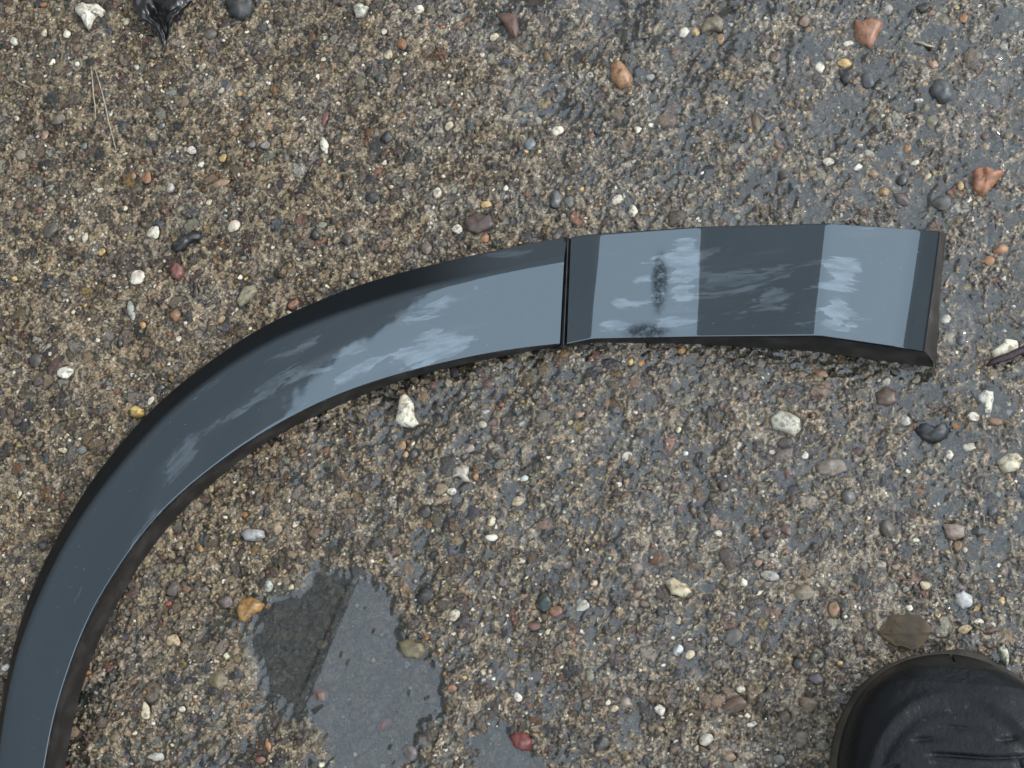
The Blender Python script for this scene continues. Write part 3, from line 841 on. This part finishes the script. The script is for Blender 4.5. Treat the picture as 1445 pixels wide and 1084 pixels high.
# pebbles bedded in the concrete: those read off the photograph, then others of their kind
PEBBLES = [(457, 205, 12, 28, 12, WHITE), (206, 250, 15, 19, 0, ORA), (308, 258, 32, 13, 10, TAN), (215, 327, 20, 22, 0, WHITE), (1412, 351, 22, 16, 10, ORA),
    (1396, 367, 16, 14, 0, ORA), (567, 62, 14, 19, 20, ORA), (547, 75, 14, 16, 0, CREAM), (747, 202, 18, 18, 0, BLU), (545, 193, 18, 20, 0, DRK), (767, 850, 23, 27, 10, (.03, .045, .04)),
    (871, 281, 19, 16, 0, WHITE), (893, 297, 13, 20, 10, WHITE), (783, 280, 20, 26, 10, (.08, .09, .11)), (803, 284, 16, 20, 0, GRY), (1192, 88, 21, 14, -10, YEL), (1157, 95, 13, 20, 10, WHITE),
    (1194, 106, 20, 26, 0, DRK), (1225, 110, 20, 28, 15, (.05, .055, .07)), (1315, 173, 18, 22, 0, (.19, .18, .13)), (1305, 153, 20, 14, 10, OLV), (1317, 90, 14, 14, 0, (.42, .25, .16)),
    (1067, 175, 12, 30, 8, (.14, .10, .06)), (1197, 62, 16, 11, 10, WHITE), (1296, 142, 16, 8, 5, WHITE), (1325, 149, 10, 8, 0, YEL), (1135, 30, 17, 19, 0, (.20, .13, .09)), (1281, 208, 11, 13, 0, ORA),
    (1169, 227, 16, 12, 0, WHITE), (1292, 228, 12, 9, 10, WHITE), (1211, 236, 13, 11, 0, WHITE), (1248, 270, 15, 13, 10, (.40, .25, .09)), (1272, 253, 17, 16, 0, DRK), (1310, 247, 14, 9, 40, CREAM),
    (1233, 245, 14, 13, 0, TAN), (1356, 262, 9, 12, 0, YEL), (1424, 190, 14, 16, 0, (.2, .17, .12)), (1390, 192, 13, 15, 0, BRN), (1360, 25, 14, 14, 20, ORA), (1303, 10, 20, 17, 0, DRK), (1253, 12, 16, 18, 10, (.3, .3, .28)),
    (965, 46, 18, 16, 0, WHITE), (981, 44, 12, 15, 20, YEL), (1017, 53, 12, 20, 8, TAN), (1036, 10, 12, 10, 0, DRK), (1270, 278, 30, 18, -40, PLUM), (1330, 285, 26, 24, 0, (.11, .115, .12)),
    (685, 288, 17, 12, -15, YEL), (684, 335, 13, 15, 0, (.32, .14, .05)), (645, 322, 16, 16, 0, WHITE), (617, 272, 14, 20, 10, WHITE), (525, 278, 20, 17, 10, DRK), (633, 177, 13, 15, -20, CREAM),
    (785, 183, 20, 16, 0, WHITE), (900, 182, 12, 14, 0, WHITE), (713, 264, 9, 9, 0, WHITE), (590, 12, 16, 14, 0, WHITE), (697, 52, 15, 14, 0, CREAM), (640, 8, 14, 12, 0, GRY), (853, 125, 9, 9, 0, ORA), (918, 107, 14, 12, 0, (.3, .33, .35)),
    (772, 80, 10, 22, 30, (.16, .10, .04)), (714, 150, 11, 15, 30, DRK), (885, 65, 12, 10, 0, DRK), (835, 338, 14, 10, 0, TAN), (540, 300, 12, 9, 0, BRN),
    (72, 87, 11, 13, 0, WHITE), (94, 48, 12, 14, 20, WHITE), (62, 46, 10, 14, 0, CREAM), (108, 90, 9, 10, 0, WHITE), (60, 5, 14, 10, 0, ORA), (178, 30, 10, 14, -20, CREAM), (118, 205, 10, 12, 0, BLU), (133, 134, 6, 10, 0, ORA),
    (187, 248, 9, 12, 0, ORA), (313, 221, 12, 14, -20, YEL), (332, 188, 9, 8, 0, ORA), (374, 204, 16, 12, 0, (.28, .28, .30)), (355, 202, 12, 13, 0, GRY), (294, 285, 11, 9, 20, CREAM), (444, 330, 14, 16, 20, DRK), (142, 354, 13, 12, 0, YEL),
    (141, 268, 12, 9, 0, WHITE), (70, 325, 24, 24, 0, (.085, .08, .07)), (120, 335, 10, 18, 0, WHITE), (18, 392, 12, 9, -20, YEL), (183, 437, 12, 30, 15, (.33, .36, .34)), (200, 458, 11, 12, 0, (.48, .28, .08)), (247, 445, 15, 19, 0, (.27, .14, .06)),
    (311, 450, 13, 12, 0, (.32, .2, .07)), (252, 478, 9, 10, 0, WHITE), (167, 482, 9, 13, 0, DRK), (222, 548, 14, 15, 0, DRK), (212, 566, 9, 14, -10, WHITE), (275, 412, 9, 30, 15, DRK), (413, 428, 19, 14, 25, (.34, .16, .10)), (338, 390, 8, 8, 0, WHITE),
    (228, 545, 8, 8, 0, BLU), (88, 635, 15, 9, -10, CREAM), (114, 635, 16, 13, 0, GRY), (93, 615, 8, 8, 0, CREAM), (60, 770, 14, 15, 40, DRK), (26, 698, 9, 11, 0, CREAM), (458, 165, 10, 26, -15, (.2, .08, .07)), (468, 190, 12, 14, 0, (.17, .1, .09)),
    (243, 830, 20, 22, 0, (.085, .06, .058)), (262, 832, 13, 10, 0, (.25, .12, .05)), (236, 851, 10, 7, 0, (.33, .06, .06)), (316, 848, 21, 18, 0, (.14, .105, .095)), (378, 827, 13, 16, 20, (.4, .44, .42)), (410, 829, 9, 10, 0, CREAM), (282, 776, 8, 16, 20, (.4, .22, .06)),
    (390, 746, 16, 20, 0, (.3, .22, .14)), (205, 1003, 14, 24, 10, CREAM), (257, 1001, 10, 9, 0, WHITE), (308, 962, 26, 28, 20, (.21, .17, .10)), (300, 975, 14, 10, 0, DRK), (220, 1068, 24, 12, -10, (.42, .42, .40)), (377, 1052, 8, 18, 20, ORA), (366, 1072, 14, 9, 0, RED),
    (452, 908, 18, 16, 0, (.26, .22, .14)), (540, 1022, 24, 16, 25, (.24, .09, .08)), (510, 1000, 14, 10, 10, BRN), (520, 1028, 14, 20, -30, (.1, .07, .055)), (638, 972, 14, 10, 0, (.36, .16, .09)), (450, 980, 24, 20, -30, (.17, .08, .06)), (375, 855, 12, 10, 0, ORA),
    (598, 840, 26, 22, 10, DRK), (640, 868, 17, 15, 10, (.5, .46, .36)), (784, 863, 20, 18, 0, (.24, .11, .065)), (822, 854, 18, 14, 20, (.46, .48, .45)), (755, 883, 22, 13, 10, (.16, .08, .06)), (693, 735, 12, 16, -10, CREAM), (693, 758, 18, 9, -15, WHITE), (672, 808, 10, 9, 0, CREAM),
    (730, 706, 20, 14, 10, (.48, .43, .30)), (739, 675, 13, 8, 15, (.5, .58, .62)), (680, 598, 13, 11, 0, (.38, .36, .27)), (694, 595, 13, 11, 0, (.13, .075, .05)), (671, 672, 9, 11, 0, (.36, .17, .06)), (566, 627, 12, 13, 0, (.38, .22, .11)), (571, 640, 9, 9, 0, (.4, .26, .13)),
    (582, 640, 13, 13, 0, (.05, .048, .06)), (609, 542, 14, 12, 0, (.14, .07, .05)), (688, 540, 18, 16, 0, (.13, .075, .06)), (607, 708, 10, 9, 0, WHITE), (637, 694, 13, 11, 0, WHITE), (599, 722, 19, 18, 0, (.055, .05, .055)), (605, 740, 9, 14, 0, (.2, .1, .04)), (684, 580, 14, 8, 10, (.4, .4, .4)),
    (804, 547, 13, 13, 0, (.06, .065, .08)), (866, 578, 17, 16, 0, (.055, .06, .07)), (884, 643, 14, 14, -20, (.58, .56, .5)), (818, 584, 14, 11, 0, (.34, .22, .13)), (706, 570, 9, 8, 0, (.24, .08, .05)), (662, 632, 15, 12, 15, (.3, .24, .21)),
    (905, 512, 10, 10, 0, (.55, .27, .08)), (889, 510, 9, 11, 0, YEL), (962, 493, 12, 12, 0, (.45, .24, .07)), (1157, 525, 22, 12, -25, (.26, .15, .08)), (1251, 537, 11, 13, -15, WHITE), (1335, 450, 16, 16, 10, (.5, .49, .44)), (1374, 417, 14, 13, 0, (.025, .025, .028)), (1356, 480, 13, 14, 0, (.1, .11, .13)),
    (1374, 587, 16, 13, -20, WHITE), (1370, 630, 20, 14, -10, (.48, .46, .36)), (1405, 595, 20, 13, -20, (.23, .12, .07)), (1340, 640, 11, 14, 0, WHITE), (1136, 642, 10, 10, 0, WHITE), (1108, 625, 22, 14, 0, (.05, .05, .05)), (1068, 597, 9, 7, 0, CREAM), (957, 605, 8, 9, 0, CREAM), (982, 648, 10, 14, 0, (.03, .035, .045)),
    (1013, 752, 11, 8, -15, WHITE), (1083, 753, 15, 13, 10, (.055, .025, .02)), (1067, 748, 8, 9, 0, (.4, .22, .1)), (1070, 795, 12, 9, 0, (.3, .17, .12)), (1049, 822, 10, 12, 20, WHITE), (1086, 812, 26, 14, -10, (.34, .35, .35)), (1243, 797, 14, 13, 10, (.42, .40, .36)), (1307, 825, 17, 14, -10, (.56, .48, .32)),
    (1414, 848, 9, 11, 0, YEL), (1362, 888, 20, 11, 10, (.52, .40, .2)), (1324, 868, 8, 8, 0, YEL), (1382, 877, 13, 8, -10, WHITE), (1283, 858, 9, 9, 0, WHITE), (1398, 890, 18, 8, 15, (.11, .055, .04)), (1177, 860, 16, 24, 10, (.27, .15, .075)), (1152, 958, 20, 15, 0, (.07, .06, .085)), (1141, 993, 26, 26, 0, (.16, .105, .065)),
    (956, 917, 15, 14, 10, (.48, .52, .58)), (973, 923, 13, 12, 0, (.54, .48, .33)), (957, 875, 9, 10, 0, CREAM), (1061, 1022, 14, 8, 15, (.58, .6, .6)), (1045, 972, 12, 9, 0, WHITE), (1036, 995, 34, 20, 20, (.12, .07, .05)), (866, 1000, 12, 9, 0, (.5, .42, .26)), (1098, 1072, 16, 13, 0, (.18, .18, .18)),
    (848, 1050, 20, 22, 0, (.04, .045, .05)), (1381, 750, 17, 13, 0, (.04, .048, .058)), (1352, 770, 12, 18, 0, (.24, .15, .06)), (1265, 800, 12, 9, 0, (.3, .22, .16)), (1035, 900, 26, 22, 0, (.12, .125, .13)), (1134, 836, 26, 20, 0, (.22, .19, .14)), (1028, 1068, 18, 12, 0, (.3, .22, .15))]
def under_trim(px, py):
    for P, Q in ((oP, gP),):
        pass
    return False
_trim_poly = [tuple(p) for p in oP[40::12]] + [k[0] for k in KEYS] + [(1336, 330), (1322, 521)] + [k[2] for k in KEYS][::-1] + [tuple(p) for p in gP[40::12]][::-1]
def in_poly(x, y, pts):
    c = False; n = len(pts)
    for i in range(n):
        x1, y1 = pts[i]; x2, y2 = pts[(i + 1) % n]
        if (y < y1) != (y < y2) and x < (x2 - x1) * (y - y1) / (y2 - y1) + x1: c = not c
    return c
rp = random.Random(5)
def rand_colour():
    c = pick_colour(); g = c.mean()
    return tuple(float(v) for v in (c * 0.7 + g * 0.3))
taken = [(p[0], p[1], max(p[2], p[3]) / 2) for p in PEBBLES] + [(sum(q[0] for q in s[1]) / len(s[1]), sum(q[1] for q in s[1]) / len(s[1]), 22) for s in SHARDS]
while len(PEBBLES) < 300:
    x, y = rp.uniform(5, 1440), rp.uniform(5, 1080)
    if in_poly(x, y, _trim_poly) or (x > 1170 and y > 915): continue
    if in_poly(x, y, PUDDLE_BIG) or in_poly(x, y, PUDDLE_SMALL): continue
    w = rp.uniform(10, 17) if rp.random() < 0.8 else rp.uniform(16, 26)
    if any((x - a) ** 2 + (y - b) ** 2 < (r + w * 0.6) ** 2 for a, b, r in taken): continue
    taken.append((x, y, w / 2))
    PEBBLES.append((x, y, w, w * rp.uniform(.65, 1), rp.uniform(0, 180), rand_colour()))
for k, (x, y, w, h, a, colr) in enumerate(PEBBLES[:300]):
    me = (ROUND if rp.random() < 0.22 else SHARP)[rp.randrange(8)]
    o = link("pebble", me, parent=ground, smooth=False)
    put_stone(o, x, y, w * 1.05, h * 1.05, a + rp.uniform(-8, 8), colr, sink=rp.uniform(0.42, 0.62), flat=rp.uniform(0.4, 0.7))

# bed the stones: a narrow gap round each one, then hand the result to the ground sheet
def bed(x, y, a, b, ang, gap=0.0005):
    R = max(a, b) + 2 * gap
    i0, i1 = max(0, int((y - R - Y0) / CELL)), min(NY, int((y + R - Y0) / CELL) + 2)
    j0, j1 = max(0, int((x - R - X0) / CELL)), min(NX, int((x + R - X0) / CELL) + 2)
    if i1 - i0 < 2 or j1 - j0 < 2: return
    dx, dy = GX[i0:i1, j0:j1] - x, GY[i0:i1, j0:j1] - y
    c, s_ = math.cos(ang), math.sin(ang)
    d = np.hypot((dx * c + dy * s_) / (a + gap), (-dx * s_ + dy * c) / (b + gap))
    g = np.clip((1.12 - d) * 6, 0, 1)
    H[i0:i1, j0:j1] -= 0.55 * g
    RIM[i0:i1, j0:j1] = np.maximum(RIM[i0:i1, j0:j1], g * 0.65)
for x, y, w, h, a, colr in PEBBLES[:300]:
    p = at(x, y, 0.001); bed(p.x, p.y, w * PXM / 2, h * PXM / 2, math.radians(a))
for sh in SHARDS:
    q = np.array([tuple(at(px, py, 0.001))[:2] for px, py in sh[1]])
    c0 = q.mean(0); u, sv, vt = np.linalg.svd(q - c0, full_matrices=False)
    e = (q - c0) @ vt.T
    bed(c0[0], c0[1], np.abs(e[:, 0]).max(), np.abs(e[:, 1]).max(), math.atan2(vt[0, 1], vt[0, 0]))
V[:, 2] = (pad(H) * MM).ravel()
ground.data.vertices.foreach_set("co", np.ascontiguousarray(V, dtype=np.float32).ravel())
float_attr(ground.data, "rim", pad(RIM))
ground.data.update()

# finer gravel too small to pick apart singly: one joined part
proto = []
for s in range(10):
    bm = stone_bm(s + 50, 0.8 if s % 2 else 0.5, 1)
    bm.verts.ensure_lookup_table()
    proto.append((np.array([v.co[:] for v in bm.verts]), np.array([[v.index for v in f.verts] for f in bm.faces])))
    bm.free()
NG = 12000
gv, gf, gc, base_i = [], [], [], 0
for _ in range(NG):
    x, y = RNG.uniform(X0 + .02, X1 - .02), RNG.uniform(Y0 + .02, Y1 - .02)
    r = min(0.0019, 0.0007 * (RNG.pareto(3.0) + 1))
    P, F = proto[RNG.integers(10)]
    a = RNG.uniform(0, 6.28); c, s = math.cos(a), math.sin(a)
    sc = np.array([1, RNG.uniform(.5, 1), RNG.uniform(.45, .8)]) * r
    Q = P * sc
    Q = np.stack([Q[:, 0] * c - Q[:, 1] * s, Q[:, 0] * s + Q[:, 1] * c, Q[:, 2]], 1)
    z = ground_zs(x, y) * 0.5 + ground_z(x, y) * 0.5
    gv.append(Q + (x, y, z + sc[2] * RNG.uniform(-0.35, 0.25))); gf.append(F + base_i); base_i += len(P)
    gc.append(np.repeat(pick_colour()[None], len(P), 0))
me = np_mesh("fine_gravel", np.concatenate(gv), np.concatenate(gf), 3)
color_attr(me, "stone_colour", np.concatenate(gc))
tag(link("fine_gravel", me, M_GRIT, ground), kind="stuff")

# ------------------------------------------------------------------ leaf, twig, straws
def organic(name, c1, c2, rough, scale=300, coat=0.6):
    m = NT(name)
    tc = m.n("ShaderNodeTexCoord").outputs["Object"]
    n1, n2 = m.noise(tc, scale, 5, 0.6), m.noise(tc, scale * 4, 3)
    m.bsdf(Base_Color=m.mix(m.ramp(n1, .35, .7), c1, c2), Roughness=rough, IOR=1.33, Normal=m.bump(n1, 0.5, 0.0008), Coat_Weight=coat, Coat_Roughness=0.08, Coat_IOR=1.33)
    return m.mat
def leaf_mesh(name, rows, z_fn, thick):
    """rows: list of photo-point rows (tip to base), lofted to a folded sheet with thickness."""
    A = []
    for j, r in enumerate(rows):
        r = np.array(r, float)
        t = np.linspace(0, 1, len(r)); tt = np.linspace(0, 1, 33)
        A.append(np.stack([np.interp(tt, t, r[:, 0]), np.interp(tt, t, r[:, 1])], 1))
    A = np.array(A)
    tv = np.linspace(0, 1, 49)
    B = np.stack([[np.interp(tv, np.linspace(0, 1, len(rows)), A[:, i, k]) for i in range(33)] for k in range(2)], -1).transpose(1, 0, 2)
    P = np.zeros((49, 33, 3))
    for j in range(49):
        for i in range(33):
            z = z_fn(j / 48, i / 32)
            P[j, i] = at(B[j, i, 0], B[j, i, 1], z)
    me = np_mesh(name, P.reshape(-1, 3), grid_quads(49, 33))
    return me
def solid(o, t):
    md = o.modifiers.new("thickness", 'SOLIDIFY'); md.thickness = t; md.offset = 0
    sb = o.modifiers.new("smooth", 'SUBSURF'); sb.levels = 1; sb.render_levels = 1
M_BLACKLEAF = organic("wet_black_leaf", (.0025, .0022, .002), (.007, .006, .0055), 0.3, 220, 0.35)
def zl(v, u):
    return 0.0035 + 0.006 * abs(math.sin(u * 5.2 + v * 2.0)) * min(1, v * 2.5) + 0.003 * v + (0.0030 * mnoise.noise(Vector((u * 4, v * 6, 1))) + 0.0016 * mnoise.noise(Vector((u * 10, v * 14, 5)))) * min(1, v * 4)
me = leaf_mesh("dead_leaf", [[(231, 66), (233, 67), (235, 66)], [(222, 50), (230, 52), (236, 48), (243, 34)], [(212, 34), (224, 36), (238, 30), (246, 24)],
                            [(196, 24), (215, 22), (240, 18), (260, 14)], [(188, 6), (212, 6), (242, 4), (272, 2)], [(184, -14), (212, -16), (242, -16), (276, -14)],
                            [(192, -40), (212, -44), (242, -44), (266, -40)], [(222, -66), (226, -68), (230, -68), (236, -66)]], zl, .0006)
leaf = link("dead_leaf", me, M_BLACKLEAF); solid(leaf, 0.0006)
tag(leaf, "crumpled wet black leaf pointing down from the top edge", "leaf")
M_BROWNLEAF = organic("soaked_brown_leaf", (.020, .0125, .0040), (.044, .026, .0085), 0.5, 130, 0.0)
def zb_(v, u):
    return 0.0020 + 0.0003 * math.exp(-((u - .5) / .08) ** 2) + 0.00004 * math.sin(v * 40 + abs(u - .5) * 30) * math.sin(u * 3.1) + 0.0010 * math.sin(u * 3.1) * math.sin(v * 3.1) + 0.0003 * mnoise.noise(Vector((u * 5, v * 5, 3)))
me = leaf_mesh("brown_leaf", [[(1239, 892), (1240, 894), (1241, 896)], [(1249, 879), (1252, 894), (1253, 905)], [(1258, 868), (1260, 894), (1264, 913)], [(1266, 869), (1270, 892), (1272, 912)],
                             [(1286, 866), (1290, 892), (1288, 918)], [(1302, 872), (1306, 892), (1298, 914)], [(1312, 882), (1314, 892), (1308, 904)]], zb_, .0004)
leaf2 = link("brown_leaf", me, M_BROWNLEAF); solid(leaf2, 0.0004)
tag(leaf2, "flat soaked brown oval leaf just above the boot toe", "leaf")

def tube(name, pts, radii, mat, sides=8):
    n = len(pts)
    rows = []
    for k in range(n):
        d = (pts[min(n - 1, k + 1)] - pts[max(0, k - 1)]).normalized()
        a = d.cross(Vector((0, 0, 1))).normalized(); b = a.cross(d)
        rows.append([pts[k] + (a * math.cos(2 * math.pi * i / sides) + b * math.sin(2 * math.pi * i / sides)) * radii[k] for i in range(sides)])
    bm = bmesh.new()
    R = [[bm.verts.new(p) for p in r] for r in rows]
    for r0, r1 in zip(R[:-1], R[1:]):
        for i in range(sides): bm.faces.new((r0[i], r0[(i + 1) % sides], r1[(i + 1) % sides], r1[i]))
    bm.faces.new(R[0][::-1]); bm.faces.new(R[-1])
    bmesh.ops.recalc_face_normals(bm, faces=bm.faces[:])
    me = bpy.data.meshes.new(name); bm.to_mesh(me); bm.free()
    return link(name, me, mat)
M_TWIG = organic("wet_dark_twig", (.010, .005, .0055), (.024, .012, .013), 0.4, 500, 0.1)
tp = [(1392, 517, .0030), (1400, 511, .0042), (1411, 507, .0048), (1424, 503, .0050), (1436, 497, .0052), (1450, 492, .0056), (1470, 486, .006), (1500, 480, .006)]
tw = tube("twig", [at(*p) for p in tp], [.0006, .0017, .0021, .0022, .0021, .0022, .0021, .0018], M_TWIG, 9)
tag(tw, "short dark reddish twig poking in from the right edge", "twig")
M_STRAW = organic("dry_straw", (.14, .12, .085), (.23, .195, .14), 0.5, 400, 0.1)
def straw(pts, r, label):
    P = []
    for x, y in pts:
        p = at(x, y, 0.002); p.z = max(ground_z(p.x, p.y), ground_zs(p.x, p.y)) + r + 0.0009
        P.append(p)
    n = len(P)
    tag(tube("straw", P, [r * (1 - 0.5 * abs(2 * k / (n - 1) - 1)) for k in range(n)], M_STRAW, 6), label, "straw", "thin straws at the upper left")
straw([(134, 96), (138, 112), (143, 130), (148, 150), (153, 172), (159, 195), (164, 214)], .00050, "longer pale straw, right one of the crossing pair")
straw([(129, 96), (130, 115), (131, 132), (134, 150), (134, 168)], .00050, "shorter pale straw, left one of the crossing pair")
straw([(17, 110), (26, 116), (34, 121), (42, 124)], .0005, "short olive straw left of the crossing pair")
straw([(1291, 58), (1300, 61), (1309, 64), (1319, 66)], .0009, "short white stick near the jagged orange-brown stone")

# ------------------------------------------------------------------ boot
def boot_material():
    m = NT("worn_black_rubber")
    tc = m.n("ShaderNodeTexCoord").outputs["Object"]
    n1, n2, n3 = m.noise(tc, 45, 5, 0.6), m.noise(tc, 300, 4, 0.65), m.noise(tc, 18, 3)
    dust = m.math('MULTIPLY', m.ramp(n1, 0.42, 0.75), m.ramp(n3, 0.4, 0.7))
    c = m.mix(m.math('MULTIPLY', dust, 0.6), (.0028, .0030, .0034), (.018, .020, .023))
    mud = m.ramp(m.noise(tc, 170, 6, 0.7), 0.62, 0.70)
    c = m.mix(m.math('MULTIPLY', mud, 0.5), c, (.035, .030, .024))
    m.bsdf(Base_Color=c, Roughness=m.math('MULTIPLY_ADD', n1, 0.4, 0.16), Normal=m.bump(n2, 0.45, 0.0008, m.bump(n1, 0.5, 0.003)), IOR=1.23)
    return m.mat
M_BOOT = boot_material()
M_SOLE = plastic("muddy_rubber_sole", (.013, .010, .006), 0.6)
M_CREASE = plastic("dark_crease_rubber", (.004, .004, .0045), 0.6)

toe = at(1340, 924, 0.012)
boot = empty("boot", (toe.x, toe.y, 0))
boot.rotation_euler = (0, 0, math.radians(-5))
tag(boot, "toe of a worn black rubber boot at the lower right corner", "boot")
L = 0.300
def half_width(t):      # t 0 toe .. 1 heel
    if t < .24: return max(.0012, .0575 * (1 - (1 - t / .24) ** 2.5) ** 0.5)
    a = np.interp(t, [0, .006, .02, .05, .10, .16, .24, .34, .48, .62, .78, .90, .96, .99, 1],
                  [.002, .014, .0255, .037, .0470, .0535, .0575, .0580, .0510, .0430, .0410, .0395, .032, .018, .004])
    return float(a)
def top_h(t):
    return float(np.interp(t, [0, .02, .06, .12, .2, .3, .42, .52, .6], [.034, .045, .0525, .0570, .0600, .0640, .078, .100, .120]))
# sole
rows = []
NT_ = 40
ts = [0.5 - 0.5 * math.cos(math.pi * i / NT_) for i in range(NT_ + 1)]
def outline(z, grow):
    pts = []
    for t in ts: pts.append(Vector((half_width(t) + grow, -t * L + (grow if t < .01 else 0), z)))
    for t in ts[::-1][1:-1]: pts.append(Vector((-half_width(t) - grow, -t * L, z)))
    return pts
def loops_mesh(name, loops, mat, parent, cap=True):
    bm = bmesh.new()
    R = [[bm.verts.new(p) for p in lp] for lp in loops]
    m = len(R[0])
    for r0, r1 in zip(R[:-1], R[1:]):
        for i in range(m): bm.faces.new((r0[i], r0[(i + 1) % m], r1[(i + 1) % m], r1[i]))
    if cap:
        bm.faces.new(R[0][::-1]); bm.faces.new(R[-1])
    bmesh.ops.recalc_face_normals(bm, faces=bm.faces[:])
    me = bpy.data.meshes.new(name); bm.to_mesh(me); bm.free()
    return link(name, me, mat, parent)
loops_mesh("sole", [outline(.0015, .000), outline(.004, .0022), outline(.017, .0026), outline(.0195, .0015), outline(.0200, -.0030)], M_SOLE, boot)
# upper: cross-section arches from toe to instep, closed with the shaft
nu = 121
tu = [0.0] + [0.62 * (i / 220) ** 1.30 for i in range(1, 221)]
U = []
for t in tu:
    hw, ht = max(half_width(t) - 0.0012, 0.0008), top_h(t)
    row = []
    for i in range(nu):
        a = math.pi * i / (nu - 1)
        ex = 0.46
        cx = math.copysign(abs(math.cos(a)) ** ex, math.cos(a)); sz = abs(math.sin(a)) ** ex
        x = -hw * cx * (1 - 0.06 * sz)
        z = 0.018 + (ht - 0.018) * sz
        y = -t * L - 0.0065 * sz * (1 - min(1, t / .08))
        # toe cap ridge and the step behind it
        row.append(Vector((x, y, z)))
    U.append(row)
A = np.array([[tuple(v) for v in r] for r in U])
# toe-cap rand: shallow groove then raised rim following the outline
yy, xx = -A[..., 1], A[..., 0]
ell = np.hypot(xx / 0.052, (yy - 0.075) / 0.060)
ridge = np.exp(-((ell - 0.84) / 0.05) ** 2) * 0.0010 - np.exp(-((ell - 0.72) / 0.045) ** 2) * 0.0007
ridge *= np.clip(1 - (yy - 0.07) / 0.03, 0, 1) * (A[..., 2] > 0.035)
cre = -0.0022 * np.exp(-((yy - 0.0550 + xx * 0.0875 - 0.0010 * np.sin(xx * 90)) / 0.0010) ** 2) * sstep(xx, -.016, -.010)
for (xa, ya, xb, yb) in ((-.013, .0565, .004, .070), (-.001, .056, -.013, .080), (.027, .053, .034, .074), (-.030, .062, -.046, .072), (.002, .034, .002, .041), (.002, .041, -.008, .043), (.012, .0545, .006, .078), (.020, .046, .026, .0445), (-.020, .049, -.014, .0475), (-.004, .064, .030, .0625)):
    dxs, dys = xb - xa, yb - ya
    tt = np.clip(((xx - xa) * dxs + (yy - ya) * dys) / (dxs ** 2 + dys ** 2), 0, 1)
    cre = np.minimum(cre, -0.0018 * np.exp(-((np.hypot(xx - xa - tt * dxs, yy - ya - tt * dys)) / 0.0011) ** 2))
A[..., 2] += ridge + cre
me = np_mesh("upper", A.reshape(-1, 3), grid_quads(*A.shape[:2]))
up = link("upper", me, M_BOOT, boot)
# shaft
loops = []
for z, cy, rx, ry in ((.018, -.215, .046, .086), (.06, -.214, .043, .080), (.10, -.212, .044, .070), (.14, -.214, .048, .062), (.2, -.216, .053, .060), (.28, -.218, .058, .063), (.34, -.219, .060, .065), (.345, -.219, .058, .063)):
    loops.append([Vector((rx * math.cos(2 * math.pi * i / 40), cy + ry * math.sin(2 * math.pi * i / 40), z)) for i in range(40)])
loops_mesh("shaft", loops, M_BOOT, boot)
# small raised mould seam on the toe cap
